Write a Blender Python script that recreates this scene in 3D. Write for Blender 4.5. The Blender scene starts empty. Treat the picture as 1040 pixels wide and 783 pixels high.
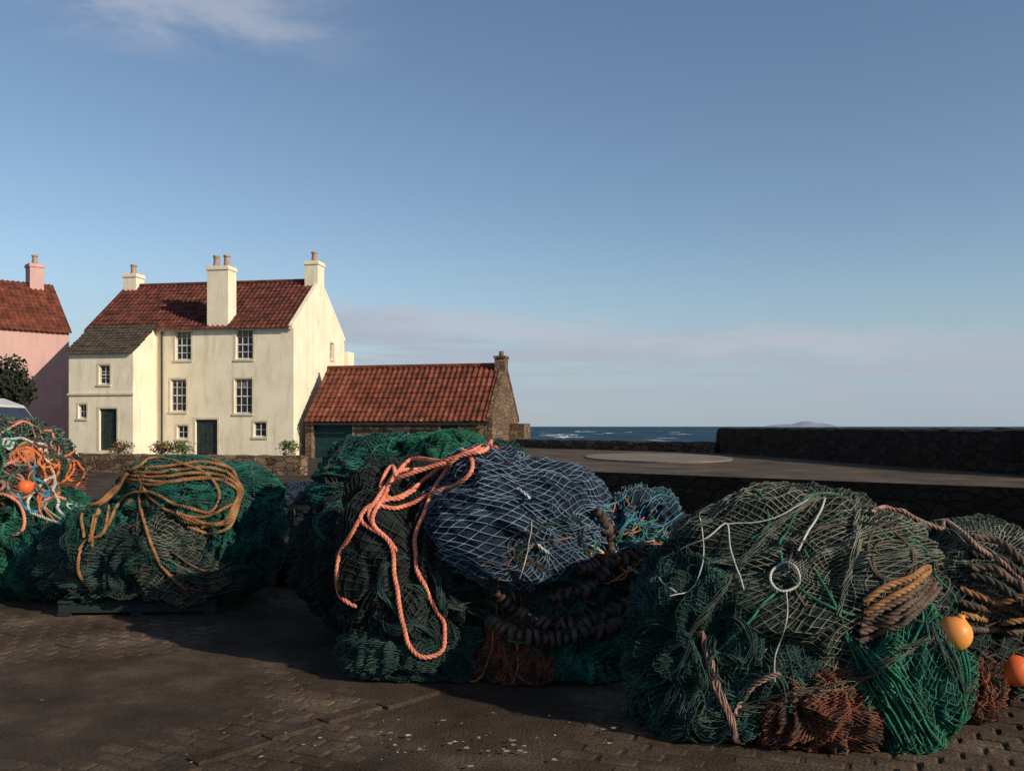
import bpy, math, random
import numpy as np
from mathutils import Vector, Matrix
from mathutils.bvhtree import BVHTree

rng = np.random.default_rng(7)
random.seed(7)
scene = bpy.context.scene
scene.view_settings.view_transform = 'Standard'
scene.view_settings.look = 'None'
scene.view_settings.exposure = 0
COL = scene.collection
SUN_EL = math.radians(25)
SUN_DIR = Vector((0.83, -0.55, 0)).normalized() * math.cos(SUN_EL) + Vector((0, 0, math.sin(SUN_EL)))

# ------------------------------------------------------------------ noise
_tab = rng.permutation(256)
_val = rng.random(256) * 2 - 1
def vn(P, seed=0):
    P = np.asarray(P, float) + seed * 17.31 + 100.0
    i = np.floor(P).astype(int); f = P - i
    f = f * f * (3 - 2 * f)
    def h(x, y, z):
        return _val[_tab[(_tab[(_tab[x & 255] + y) & 255] + z) & 255]]
    x, y, z = i[..., 0], i[..., 1], i[..., 2]
    fx, fy, fz = f[..., 0], f[..., 1], f[..., 2]
    def L(a, b, t): return a + (b - a) * t
    return L(L(L(h(x, y, z), h(x+1, y, z), fx), L(h(x, y+1, z), h(x+1, y+1, z), fx), fy),
             L(L(h(x, y, z+1), h(x+1, y, z+1), fx), L(h(x, y+1, z+1), h(x+1, y+1, z+1), fx), fy), fz)

# ------------------------------------------------------------------ materials
def new_mat(name):
    m = bpy.data.materials.new(name); m.use_nodes = True
    nt = m.node_tree
    return m, nt, nt.nodes["Principled BSDF"]

def noise_mat(name, c1, c2, scale=8, rough=0.8, bump=0.3, bscale=60, c3=None, detail=3, dist=0.02, metal=0, lo=0.35, hi=0.65):
    m, nt, b = new_mat(name)
    tc = nt.nodes.new('ShaderNodeTexCoord')
    n = nt.nodes.new('ShaderNodeTexNoise'); n.inputs['Scale'].default_value = scale; n.inputs['Detail'].default_value = detail
    nt.links.new(tc.outputs['Object'], n.inputs['Vector'])
    r = nt.nodes.new('ShaderNodeValToRGB')
    r.color_ramp.elements[0].position = lo; r.color_ramp.elements[0].color = (*c1, 1)
    r.color_ramp.elements[1].position = hi; r.color_ramp.elements[1].color = (*c2, 1)
    if c3:
        e = r.color_ramp.elements.new(min(0.95, hi + 0.12)); e.color = (*c3, 1)
    nt.links.new(n.outputs['Fac'], r.inputs['Fac'])
    nt.links.new(r.outputs['Color'], b.inputs['Base Color'])
    b.inputs['Roughness'].default_value = rough
    b.inputs['Metallic'].default_value = metal
    b.inputs['Specular IOR Level'].default_value = 0.3
    if bump > 0:
        n2 = nt.nodes.new('ShaderNodeTexNoise'); n2.inputs['Scale'].default_value = bscale; n2.inputs['Detail'].default_value = 3
        nt.links.new(tc.outputs['Object'], n2.inputs['Vector'])
        bp = nt.nodes.new('ShaderNodeBump'); bp.inputs['Strength'].default_value = bump; bp.inputs['Distance'].default_value = dist
        nt.links.new(n2.outputs['Fac'], bp.inputs['Height'])
        nt.links.new(bp.outputs['Normal'], b.inputs['Normal'])
    return m

def stone_mat(name, c1, c2, mortar, scale=3.0, rough=0.9, bumpd=0.05, squash=1.8):
    m, nt, b = new_mat(name)
    tc = nt.nodes.new('ShaderNodeTexCoord')
    mp = nt.nodes.new('ShaderNodeMapping'); mp.inputs['Scale'].default_value = (1, 1, squash)
    nt.links.new(tc.outputs['Object'], mp.inputs['Vector'])
    nz = nt.nodes.new('ShaderNodeTexNoise'); nz.inputs['Scale'].default_value = 3
    nt.links.new(mp.outputs[0], nz.inputs['Vector'])
    mx = nt.nodes.new('ShaderNodeVectorMath'); mx.operation = 'MULTIPLY_ADD'
    mx.inputs[1].default_value = (0.25, 0.25, 0.25)
    nt.links.new(nz.outputs['Color'], mx.inputs[0]); nt.links.new(mp.outputs[0], mx.inputs[2])
    v = nt.nodes.new('ShaderNodeTexVoronoi'); v.inputs['Scale'].default_value = scale
    nt.links.new(mx.outputs[0], v.inputs['Vector'])
    ve = nt.nodes.new('ShaderNodeTexVoronoi'); ve.feature = 'DISTANCE_TO_EDGE'; ve.inputs['Scale'].default_value = scale
    nt.links.new(mx.outputs[0], ve.inputs['Vector'])
    sx = nt.nodes.new('ShaderNodeSeparateColor'); nt.links.new(v.outputs['Color'], sx.inputs[0])
    m1 = nt.nodes.new('ShaderNodeMix'); m1.data_type = 'RGBA'
    m1.inputs['A'].default_value = (*c1, 1); m1.inputs['B'].default_value = (*c2, 1)
    nt.links.new(sx.outputs[0], m1.inputs['Factor'])
    mr = nt.nodes.new('ShaderNodeMapRange'); mr.inputs['From Max'].default_value = 0.08
    nt.links.new(ve.outputs['Distance'], mr.inputs['Value'])
    m2 = nt.nodes.new('ShaderNodeMix'); m2.data_type = 'RGBA'
    m2.inputs['A'].default_value = (*mortar, 1)
    nt.links.new(m1.outputs['Result'], m2.inputs['B']); nt.links.new(mr.outputs[0], m2.inputs['Factor'])
    nt.links.new(m2.outputs['Result'], b.inputs['Base Color'])
    b.inputs['Roughness'].default_value = rough
    b.inputs['Specular IOR Level'].default_value = 0.15
    bp = nt.nodes.new('ShaderNodeBump'); bp.inputs['Strength'].default_value = 0.9; bp.inputs['Distance'].default_value = bumpd
    ad = nt.nodes.new('ShaderNodeMath'); ad.operation = 'MULTIPLY_ADD'; ad.inputs[1].default_value = 0.5
    n3 = nt.nodes.new('ShaderNodeTexNoise'); n3.inputs['Scale'].default_value = 14; nt.links.new(tc.outputs['Object'], n3.inputs['Vector'])
    nt.links.new(n3.outputs['Fac'], ad.inputs[0]); nt.links.new(mr.outputs[0], ad.inputs[2])
    nt.links.new(ad.outputs[0], bp.inputs['Height']); nt.links.new(bp.outputs['Normal'], b.inputs['Normal'])
    return m

def wall_paint(name, base, stain, dark):
    m, nt, b = new_mat(name)
    tc = nt.nodes.new('ShaderNodeTexCoord')
    n1 = nt.nodes.new('ShaderNodeTexNoise'); n1.inputs['Scale'].default_value = 0.9; n1.inputs['Detail'].default_value = 6
    nt.links.new(tc.outputs['Object'], n1.inputs['Vector'])
    mp = nt.nodes.new('ShaderNodeMapping'); mp.inputs['Scale'].default_value = (2.2, 2.2, 0.5)
    nt.links.new(tc.outputs['Object'], mp.inputs['Vector'])
    n2 = nt.nodes.new('ShaderNodeTexNoise'); n2.inputs['Scale'].default_value = 1.2; n2.inputs['Detail'].default_value = 6
    nt.links.new(mp.outputs[0], n2.inputs['Vector'])
    r1 = nt.nodes.new('ShaderNodeMapRange'); r1.inputs['From Min'].default_value = 0.4; r1.inputs['From Max'].default_value = 0.7
    nt.links.new(n1.outputs['Fac'], r1.inputs['Value'])
    r2 = nt.nodes.new('ShaderNodeMapRange'); r2.inputs['From Min'].default_value = 0.50; r2.inputs['From Max'].default_value = 0.78; r2.inputs['To Max'].default_value = 0.65
    nt.links.new(n2.outputs['Fac'], r2.inputs['Value'])
    a = nt.nodes.new('ShaderNodeMix'); a.data_type = 'RGBA'; a.inputs['A'].default_value = (*base, 1); a.inputs['B'].default_value = (*stain, 1)
    nt.links.new(r1.outputs[0], a.inputs['Factor'])
    c = nt.nodes.new('ShaderNodeMix'); c.data_type = 'RGBA'; c.inputs['B'].default_value = (*dark, 1)
    nt.links.new(a.outputs['Result'], c.inputs['A']); nt.links.new(r2.outputs[0], c.inputs['Factor'])
    nt.links.new(c.outputs['Result'], b.inputs['Base Color'])
    b.inputs['Roughness'].default_value = 0.92
    n3 = nt.nodes.new('ShaderNodeTexNoise'); n3.inputs['Scale'].default_value = 9; n3.inputs['Detail'].default_value = 6
    nt.links.new(tc.outputs['Object'], n3.inputs['Vector'])
    bp = nt.nodes.new('ShaderNodeBump'); bp.inputs['Strength'].default_value = 0.4; bp.inputs['Distance'].default_value = 0.03
    nt.links.new(n3.outputs['Fac'], bp.inputs['Height']); nt.links.new(bp.outputs['Normal'], b.inputs['Normal'])
    return m

M = {}
M['cream'] = wall_paint('cream_harling', (0.82, 0.74, 0.56), (0.73, 0.645, 0.465), (0.50, 0.43, 0.30))
M['pink'] = wall_paint('pink_harling', (0.55, 0.34, 0.31), (0.49, 0.31, 0.28), (0.38, 0.25, 0.22))
M['pantile'] = noise_mat('clay_pantile', (0.04, 0.016, 0.012), (0.15, 0.040, 0.026), scale=2.2, rough=0.9, bump=0.3, bscale=12, c3=(0.22, 0.075, 0.045), lo=0.34, hi=0.64, detail=7)
M['pantile2'] = noise_mat('clay_pantile_orange', (0.08, 0.026, 0.016), (0.20, 0.055, 0.030), scale=2.2, rough=0.9, bump=0.3, bscale=12, c3=(0.28, 0.105, 0.06), lo=0.34, hi=0.62, detail=7)
M['slate'] = noise_mat('mossy_slate', (0.05, 0.04, 0.028), (0.11, 0.085, 0.055), scale=4, rough=0.9, bump=0.4, bscale=15)
M['stone'] = stone_mat('brown_rubble', (0.11, 0.07, 0.045), (0.24, 0.16, 0.10), (0.09, 0.07, 0.05), 2.6)
M['quoin'] = noise_mat('sandstone', (0.26, 0.17, 0.11), (0.38, 0.27, 0.18), scale=4, rough=0.9)
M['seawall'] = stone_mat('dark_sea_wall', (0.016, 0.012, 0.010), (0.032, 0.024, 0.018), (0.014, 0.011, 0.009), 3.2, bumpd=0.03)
M['concrete'] = noise_mat('pale_concrete', (0.16, 0.13, 0.095), (0.21, 0.175, 0.13), scale=2, rough=0.95, detail=6)
M['white'] = noise_mat('white_paint', (0.55, 0.53, 0.48), (0.68, 0.66, 0.6), scale=6, rough=0.6, bump=0.05)
M['glass'] = noise_mat('window_glass', (0.012, 0.014, 0.017), (0.03, 0.035, 0.04), scale=2, rough=0.12, bump=0.05, bscale=3)
M['door'] = noise_mat('door_paint', (0.012, 0.022, 0.02), (0.03, 0.045, 0.04), scale=5, rough=0.5)
M['tealdoor'] = noise_mat('teal_door_paint', (0.01, 0.035, 0.035), (0.02, 0.06, 0.055), scale=5, rough=0.5)
M['pot'] = noise_mat('chimney_clay', (0.30, 0.20, 0.14), (0.42, 0.30, 0.21), scale=5)
M['iron'] = noise_mat('dark_iron', (0.02, 0.02, 0.02), (0.05, 0.045, 0.04), scale=8, rough=0.6)

# ------------------------------------------------------------------ mesh helpers
def mesh_np(name, V, F, mat, parent=None, smooth=False):
    V = np.asarray(V, np.float32).reshape(-1, 3); F = np.asarray(F, np.int32)
    k = F.shape[1]; nf = F.shape[0]
    me = bpy.data.meshes.new(name)
    me.vertices.add(len(V)); me.vertices.foreach_set("co", V.ravel())
    me.loops.add(nf * k); me.loops.foreach_set("vertex_index", F.ravel())
    me.polygons.add(nf); me.polygons.foreach_set("loop_start", np.arange(nf, dtype=np.int32) * k)
    me.polygons.foreach_set("use_smooth", np.full(nf, smooth))
    me.update(calc_edges=True)
    me.materials.append(mat)
    ob = bpy.data.objects.new(name, me); COL.objects.link(ob)
    if parent: ob.parent = parent
    return ob

def mesh_py(name, V, F, mat, parent=None, smooth=False):
    me = bpy.data.meshes.new(name); me.from_pydata([tuple(v) for v in V], [], F); me.update()
    me.materials.append(mat)
    if smooth: me.polygons.foreach_set("use_smooth", [True] * len(me.polygons))
    ob = bpy.data.objects.new(name, me); COL.objects.link(ob)
    if parent: ob.parent = parent
    return ob

def empty(name, loc=(0, 0, 0), rotz=0.0):
    e = bpy.data.objects.new(name, None); COL.objects.link(e)
    e.location = loc; e.rotation_euler = (0, 0, rotz); e.empty_display_size = 0.3
    return e

class Acc:
    def __init__(s): s.V = []; s.F = []
    def add(s, V, F):
        o = len(s.V); s.V += [tuple(v) for v in V]; s.F += [[i + o for i in f] for f in F]
    def box(s, x0, x1, y0, y1, z0, z1):
        s.add([(x0,y0,z0),(x1,y0,z0),(x1,y1,z0),(x0,y1,z0),(x0,y0,z1),(x1,y0,z1),(x1,y1,z1),(x0,y1,z1)],
              [[0,3,2,1],[4,5,6,7],[0,1,5,4],[1,2,6,5],[2,3,7,6],[3,0,4,7]])
    def cyl(s, c, r0, r1, h, n=14):
        V = []; 
        for k in range(n):
            a = 2*math.pi*k/n
            V.append((c[0]+r0*math.cos(a), c[1]+r0*math.sin(a), c[2]))
        for k in range(n):
            a = 2*math.pi*k/n
            V.append((c[0]+r1*math.cos(a), c[1]+r1*math.sin(a), c[2]+h))
        F = [[k,(k+1)%n,n+(k+1)%n,n+k] for k in range(n)] + [list(range(n,2*n)), list(range(n-1,-1,-1))]
        s.add(V, F)
    def make(s, name, mat, parent=None, smooth=False): return mesh_py(name, s.V, s.F, mat, parent, smooth)

def box(name, b, mat, parent=None, bevel=0):
    a = Acc(); a.box(*b); ob = a.make(name, mat, parent)
    if bevel:
        md = ob.modifiers.new('b', 'BEVEL'); md.width = bevel; md.segments = 2
    return ob

# ------------------------------------------------------------------ world, sun, camera
w = bpy.data.worlds.new("World"); scene.world = w; w.use_nodes = True
nt = w.node_tree
for n in list(nt.nodes): nt.nodes.remove(n)
out = nt.nodes.new('ShaderNodeOutputWorld')
sky = nt.nodes.new('ShaderNodeTexSky'); sky.sky_type = 'NISHITA'; sky.sun_disc = False
sky.sun_elevation = SUN_EL; sky.sun_rotation = math.atan2(SUN_DIR.x, SUN_DIR.y)
sky.air_density = 1.0; sky.dust_density = 0.2; sky.ozone_density = 2.0
hs = nt.nodes.new('ShaderNodeHueSaturation'); hs.inputs['Saturation'].default_value = 0.98
nt.links.new(sky.outputs[0], hs.inputs['Color'])
bg = nt.nodes.new('ShaderNodeBackground'); bg.inputs['Strength'].default_value = 0.112
nt.links.new(hs.outputs[0], bg.inputs['Color'])
tc = nt.nodes.new('ShaderNodeTexCoord')
sp = nt.nodes.new('ShaderNodeSeparateXYZ'); nt.links.new(tc.outputs['Generated'], sp.inputs[0])
def mrange(src, a, b, c=0.0, d=1.0):
    n = nt.nodes.new('ShaderNodeMapRange'); n.interpolation_type = 'SMOOTHSTEP'
    n.inputs['From Min'].default_value = a; n.inputs['From Max'].default_value = b
    n.inputs['To Min'].default_value = c; n.inputs['To Max'].default_value = d
    nt.links.new(src, n.inputs['Value']); return n.outputs[0]
def mul(a, b, op='MULTIPLY'):
    n = nt.nodes.new('ShaderNodeMath'); n.operation = op; nt.links.new(a, n.inputs[0])
    if isinstance(b, float): n.inputs[1].default_value = b
    else: nt.links.new(b, n.inputs[1])
    return n.outputs[0]
def cloud(scale, loc, lo, hi, masks, strength, nscale=2.0):
    mp = nt.nodes.new('ShaderNodeMapping'); mp.inputs['Scale'].default_value = scale; mp.inputs['Location'].default_value = loc
    nt.links.new(tc.outputs['Generated'], mp.inputs['Vector'])
    nz = nt.nodes.new('ShaderNodeTexNoise'); nz.inputs['Scale'].default_value = nscale; nz.inputs['Detail'].default_value = 6; nz.inputs['Roughness'].default_value = 0.6
    nz.inputs['Distortion'].default_value = 0.3
    nt.links.new(mp.outputs[0], nz.inputs['Vector'])
    v = mrange(nz.outputs['Fac'], lo, hi)
    for m in masks: v = mul(v, m)
    return mul(v, strength)
Z = sp.outputs['Z']; X = sp.outputs['X']
Zt = mul(Z, mul(X, 0.07), 'ADD')
nzr = nt.nodes.new('ShaderNodeTexNoise'); nzr.inputs['Scale'].default_value = 9; nzr.inputs['Detail'].default_value = 6
nt.links.new(tc.outputs['Generated'], nzr.inputs['Vector'])
Zr = mul(Zt, mul(mul(nzr.outputs['Fac'], -0.5, 'ADD'), 0.06), 'ADD')
k1 = cloud((1.6, 1.6, 26), (0.3, 0, 0.1), 0.38, 0.60, [mrange(Zr, 0.03, 0.08, 0.10, 1.0), mrange(Zr, 0.108, 0.135, 1, 0), mrange(X, -0.30, -0.17, 0.1, 1)], 0.85)
k1b = cloud((2.5, 2.5, 14), (4.3, 1, 0.1), 0.34, 0.58, [mrange(Zr, 0.085, 0.105, 0, 1.0), mrange(Zr, 0.118, 0.138, 1, 0), mrange(X, -0.25, -0.15, 0, 1), mrange(X, 0.30, 0.5, 1, 0.3)], 0.65)
k2 = cloud((2.4, 2.4, 6), (5.3, 0.4, 0.9), 0.34, 0.58, [mrange(Z, 0.35, 0.395), mrange(Z, 0.5, 0.7, 1, 0), mrange(X, -0.28, -0.10, 1, 0)], 0.72)
k3 = cloud((1.5, 1.5, 30), (2.3, 0.2, 3.1), 0.42, 0.60, [mrange(Z, 0.0, 0.03), mrange(Z, 0.05, 0.08, 1, 0)], 0.6)
haze = mrange(Z, -0.01, 0.20, 0.80, 0.0)
def bgc(col):
    b = nt.nodes.new('ShaderNodeBackground'); b.inputs['Color'].default_value = (*col, 1); b.inputs['Strength'].default_value = 1.0; return b.outputs[0]
def mixs(f, a, b):
    m = nt.nodes.new('ShaderNodeMixShader'); nt.links.new(f, m.inputs[0]); nt.links.new(a, m.inputs[1]); nt.links.new(b, m.inputs[2]); return m.outputs[0]
s = mixs(haze, bg.outputs[0], bgc((0.31, 0.41, 0.52)))
s = mixs(k3, s, bgc((0.41, 0.46, 0.54)))
s = mixs(k1, s, bgc((0.415, 0.455, 0.545)))
s = mixs(k1b, s, bgc((0.50, 0.525, 0.60)))
s = mixs(k2, s, bgc((0.42, 0.47, 0.57)))
nt.links.new(s, out.inputs[0])

sl = bpy.data.lights.new('sun', 'SUN'); sl.energy = 4.8; sl.angle = math.radians(0.5); sl.color = (1.0, 0.86, 0.68)
so = bpy.data.objects.new('sun', sl); COL.objects.link(so); so.location = (20, -10, 20)
so.rotation_euler = SUN_DIR.to_track_quat('Z', 'Y').to_euler()

cam = bpy.data.cameras.new('camera'); co = bpy.data.objects.new('camera', cam); COL.objects.link(co)
co.location = (0, 0, 1.6); co.rotation_euler = (math.radians(90), 0, 0)
cam.sensor_width = 36; cam.lens = 31.15; cam.shift_y = 0.04; cam.clip_end = 60000; cam.clip_start = 0.05
scene.camera = co

# ------------------------------------------------------------------ sea, island, ground
def sea_mat():
    m, nt, b = new_mat('sea_water')
    tc = nt.nodes.new('ShaderNodeTexCoord')
    mp = nt.nodes.new('ShaderNodeMapping'); mp.inputs['Scale'].default_value = (0.35, 0.12, 1)
    nt.links.new(tc.outputs['Object'], mp.inputs['Vector'])
    n = nt.nodes.new('ShaderNodeTexNoise'); n.inputs['Scale'].default_value = 0.25; n.inputs['Detail'].default_value = 8
    nt.links.new(mp.outputs[0], n.inputs['Vector'])
    r = nt.nodes.new('ShaderNodeValToRGB')
    r.color_ramp.elements[0].position = 0.3; r.color_ramp.elements[0].color = (0.008, 0.034, 0.062, 1)
    r.color_ramp.elements[1].position = 0.64; r.color_ramp.elements[1].color = (0.022, 0.070, 0.112, 1)
    e = r.color_ramp.elements.new(0.72); e.color = (0.35, 0.38, 0.42, 1)
    nt.links.new(n.outputs['Fac'], r.inputs['Fac']); nt.links.new(r.outputs[0], b.inputs['Base Color'])
    b.inputs['Roughness'].default_value = 0.6; b.inputs['Specular IOR Level'].default_value = 0.06
    bp = nt.nodes.new('ShaderNodeBump'); bp.inputs['Distance'].default_value = 1.5; bp.inputs['Strength'].default_value = 0.7
    nt.links.new(n.outputs['Fac'], bp.inputs['Height']); nt.links.new(bp.outputs[0], b.inputs['Normal'])
    return m
S = 25000
mesh_py('sea', [(-S,-S,-2.5),(S,-S,-2.5),(S,S,-2.5),(-S,S,-2.5)], [[0,1,2,3]], sea_mat())
# breaking surf: a few low ragged ridges of white water
a = Acc()
for k in range(17):
    y = random.uniform(290, 700); x = y*(.03+.17*random.random()**1.6); L = random.uniform(4, 15)
    n = 16; top = []; bot = []; hh = random.uniform(.12, .42)
    for q in range(n+1):
        t = q/n; env = math.sin(math.pi*t)**.8; yy = y+2*math.sin(t*5+k)
        bot.append((x+L*t, yy, -2.49)); top.append((x+L*t, yy+.8, -2.49+hh*env*random.uniform(.1,1)+.02))
    back = [(p[0], p[1]+1.0, -2.49) for p in top]
    m_ = n+1
    a.add(bot+top+back, [[i,i+1,m_+i+1,m_+i] for i in range(n)]+[[m_+i,m_+i+1,2*m_+i+1,2*m_+i] for i in range(n)])
a.make('sea_foam', noise_mat('foam', (0.42,0.45,0.48), (0.65,0.66,0.68), 1, 0.8, 0))
V = []; n = 60
for i in range(n + 1):
    t = i / n; h = 46 * math.sin(math.pi * t) ** 0.6 * (0.55 + 0.45 * float(vn([[t*6, 3.3, 1.2]])[0]) + 0.35*math.exp(-((t-.6)/.12)**2))
    for yy, hh in ((-80, -3), (0, max(h, 1)), (80, -3)): V.append((2280 + 680 * t, 8000 + yy, hh))
F = []
for i in range(n):
    for j in range(2): F.append([i*3+j, (i+1)*3+j, (i+1)*3+j+1, i*3+j+1])
mesh_py('distant_island', V, F, noise_mat('hazy_rock', (0.20,0.24,0.31), (0.24,0.28,0.35), 0.01, 1, 0))  # distance haze painted into the base colour as faded blue-grey

def ground_mat(name, c1, c2, c3, bd=0.03):
    m, nt, b = new_mat(name)
    tc = nt.nodes.new('ShaderNodeTexCoord')
    n1 = nt.nodes.new('ShaderNodeTexNoise'); n1.inputs['Scale'].default_value = 1.1; n1.inputs['Detail'].default_value = 8; n1.inputs['Roughness'].default_value = 0.68
    nt.links.new(tc.outputs['Object'], n1.inputs['Vector'])
    r = nt.nodes.new('ShaderNodeValToRGB')
    r.color_ramp.elements[0].position = 0.34; r.color_ramp.elements[0].color = (*c1, 1)
    r.color_ramp.elements[1].position = 0.52; r.color_ramp.elements[1].color = (*c2, 1)
    e = r.color_ramp.elements.new(0.68); e.color = (*c3, 1)
    nt.links.new(n1.outputs['Fac'], r.inputs['Fac'])
    n2 = nt.nodes.new('ShaderNodeTexNoise'); n2.inputs['Scale'].default_value = 60; n2.inputs['Detail'].default_value = 4
    nt.links.new(tc.outputs['Object'], n2.inputs['Vector'])
    mm = nt.nodes.new('ShaderNodeMix'); mm.data_type = 'RGBA'; mm.blend_type = 'OVERLAY'; mm.inputs['Factor'].default_value = 0.8
    nt.links.new(r.outputs[0], mm.inputs['A']); nt.links.new(n2.outputs['Fac'], mm.inputs['B'])
    nt.links.new(mm.outputs['Result'], b.inputs['Base Color'])
    b.inputs['Roughness'].default_value = 0.85; b.inputs['Specular IOR Level'].default_value = 0.15
    ad = nt.nodes.new('ShaderNodeMath'); ad.operation = 'MULTIPLY_ADD'; ad.inputs[1].default_value = 0.35
    nt.links.new(n2.outputs['Fac'], ad.inputs[0]); nt.links.new(n1.outputs['Fac'], ad.inputs[2])
    bp = nt.nodes.new('ShaderNodeBump'); bp.inputs['Strength'].default_value = 0.9; bp.inputs['Distance'].default_value = bd
    nt.links.new(ad.outputs[0], bp.inputs['Height'])
    nt.links.new(bp.outputs[0], b.inputs['Normal'])
    return m
GM = ground_mat('quay_ground', (0.026, 0.018, 0.012), (0.058, 0.041, 0.028), (0.12, 0.088, 0.060))
def prism(name, poly, z0, z1, mat, mtop=None):
    n = len(poly)
    V = [(x, y, z0) for x, y in poly] + [(x, y, z1) for x, y in poly]
    F = [[k, (k+1) % n, n+(k+1) % n, n+k] for k in range(n)] + [list(range(n, 2*n))]
    ob = mesh_py(name, V, F, mat)
    if mtop:
        ob.data.materials.append(mtop); ob.data.polygons[n].material_index = 1
    return ob
prism('ground', [(-400,-300),(60,-300),(60,6),(9.0,14),(1.2,20),(1.2,64),(-400,64)], -3, 0, GM)
PT = ground_mat('pier_paving', (0.045, 0.033, 0.023), (0.095, 0.070, 0.047), (0.15, 0.112, 0.076))
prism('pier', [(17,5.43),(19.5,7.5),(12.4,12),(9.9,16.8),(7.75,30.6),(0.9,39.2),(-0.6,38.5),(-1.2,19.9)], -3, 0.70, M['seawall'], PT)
V = [(4.1+2.0*math.cos(t), 25.2+3.5*math.sin(t), 0.704) for t in np.linspace(0, 2*math.pi, 49)[:-1]]
V2 = [(x, y, 0.74) for x, y, z in V]; nV = len(V)
mesh_py('concrete_pad', V + V2, [[k,(k+1)%nV,nV+(k+1)%nV,nV+k] for k in range(nV)] + [list(range(nV, 2*nV))], M['concrete'])

def rubble_wall(name, pts, z0, h, th, mat, seed=1, step=0.22):
    P = []
    for (a, b) in zip(pts[:-1], pts[1:]):
        a = Vector(a); b = Vector(b); L = (b-a).length; n = max(2, int(L/step))
        for k in range(n): P.append(a.lerp(b, k/n))
    P.append(Vector(pts[-1]))
    V = []; N = len(P)
    prof = [(-.5, 0), (-.5, .25), (-.5, .5), (-.5, .75), (-.42, 1.0), (0, 1.05), (.42, 1.0), (.5, .75), (.5, .5), (.5, .25), (.5, 0)]
    for i, p in enumerate(P):
        d = (P[min(i+1, N-1)] - P[max(i-1, 0)]); nx, ny = -d.y, d.x; l = math.hypot(nx, ny); nx /= l; ny /= l
        for j, (o, z) in enumerate(prof):
            j1 = float(vn([[i*.7, j*.9, seed]])[0]); j2 = float(vn([[i*.8, j*.7, seed+5.5]])[0])
            oo = o*th + j1*0.03; zz = z0 + h*z + (j2*0.03 + 0.015*random.uniform(-1, 1) if z > .7 else 0)
            V.append((p.x+nx*oo, p.y+ny*oo, zz))
    m = len(prof); F = []
    for i in range(N-1):
        for j in range(m-1): F.append([i*m+j, i*m+j+1, (i+1)*m+j+1, (i+1)*m+j])
    F.append([j for j in range(m)]); F.append([(N-1)*m+j for j in range(m-1, -1, -1)])
    return mesh_py(name, V, F, mat)
M['seawall2'] = stone_mat('low_wall_stone', (0.05, 0.037, 0.028), (0.10, 0.075, 0.055), (0.035, 0.028, 0.023), 2.4, bumpd=0.06)
rubble_wall('harbour_wall', [(0.2,38.2),(7.1,30.3)], 0.68, 0.37, 0.6, M['seawall2'], 2)
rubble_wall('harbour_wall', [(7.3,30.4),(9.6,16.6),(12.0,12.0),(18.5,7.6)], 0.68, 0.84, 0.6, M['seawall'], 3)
rubble_wall('garden_wall', [(-20.5,34.5),(-15.5,31.5),(-6.8,29)], 0, 0.62, 0.45, M['stone'], 4)

# setts in the foreground
def setts():
    V = []; F = []
    ang = math.radians(-22); ca, sa = math.cos(ang), math.sin(ang)
    lx, ly = 0.205, 0.112
    for r in range(-80, 130):
        for c in range(-50, 60):
            x = c*lx + (r % 2)*lx*.5 + .006*math.sin(r*1.7); y = r*ly
            X = x*ca - y*sa; Y = x*sa + y*ca + 3.0
            if not (-7.5 < X < 7 and 3.0 < Y < 10.5): continue
            nn = float(vn([[X*.6, Y*.6, 2.2]])[0]) + .35*float(vn([[X*2, Y*2, 4.2]])[0])
            lim = 0.5 if X > -2.2+ (Y-4.2)*.8 else 0.12
            if nn > lim or random.random() < 0.015: continue
            z = 0.0100 - 0.011*max(0.0, min(1.0, 1-(lim-nn)/.45)) + random.uniform(-.0025, .003)
            hx = lx*.5 - random.uniform(.004, .009); hy = ly*.5 - random.uniform(.004, .009); o = len(V)
            tx, ty = random.uniform(-.03, .03), random.uniform(-.05, .05); rz = random.uniform(-.04, .04)
            cr_, sr_ = math.cos(ang+rz), math.sin(ang+rz)
            for (s, zz) in ((1.0, -0.012), (1.0, z-0.005), (0.86, z+.002)):
                for (ux, uy) in ((-1,-.8),(-.85,-1),(.85,-1),(1,-.8),(1,.8),(.85,1),(-.85,1),(-1,.8)):
                    px = ux*hx*s; py = uy*hy*(s if s == 1 else .78)
                    V.append((X+px*cr_-py*sr_, Y+px*sr_+py*cr_, zz+(px*tx+py*ty)*(zz > 0)))
            for q in range(2):
                for k in range(8): F.append([o+q*8+k, o+q*8+(k+1)%8, o+q*8+8+(k+1)%8, o+q*8+8+k])
            F.append([o+16+k for k in range(8)])
    return mesh_py('paving_setts', V, F, ground_mat('sett_stone', (0.034,0.0235,0.016), (0.076,0.054,0.037), (0.145,0.107,0.075), bd=.02))
setts()
a = Acc(); Pk0 = Vector((-1.75, 3.85)); Pk1 = Vector((-.45, 5.25)); L = (Pk1-Pk0).length; dk = (Pk1-Pk0)/L; nk = Vector((-dk.y, dk.x)); s_ = 0
while s_ < L:
    l = random.uniform(.22, .42); p = Pk0+dk*s_ + nk*.10*math.sin(s_*1.6); hw = .05; z = .020+random.uniform(0,.004); g = .008
    q = [p+dk*g-nk*hw, p+dk*(l-g)-nk*hw, p+dk*(l-g)+nk*hw, p+dk*g+nk*hw]; c = (q[0]+q[2])/2
    a.add([(v.x, v.y, -.01) for v in q]+[(v.x, v.y, z-.005) for v in q]+[(c.x+(v.x-c.x)*.93, c.y+(v.y-c.y)*.9, z) for v in q],
          [[k,(k+1)%4,4+(k+1)%4,4+k] for k in range(4)]+[[4+k,4+(k+1)%4,8+(k+1)%4,8+k] for k in range(4)]+[[8,9,10,11]]); s_ += l
a.make('kerb_stones', GM)
a = Acc()
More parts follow.
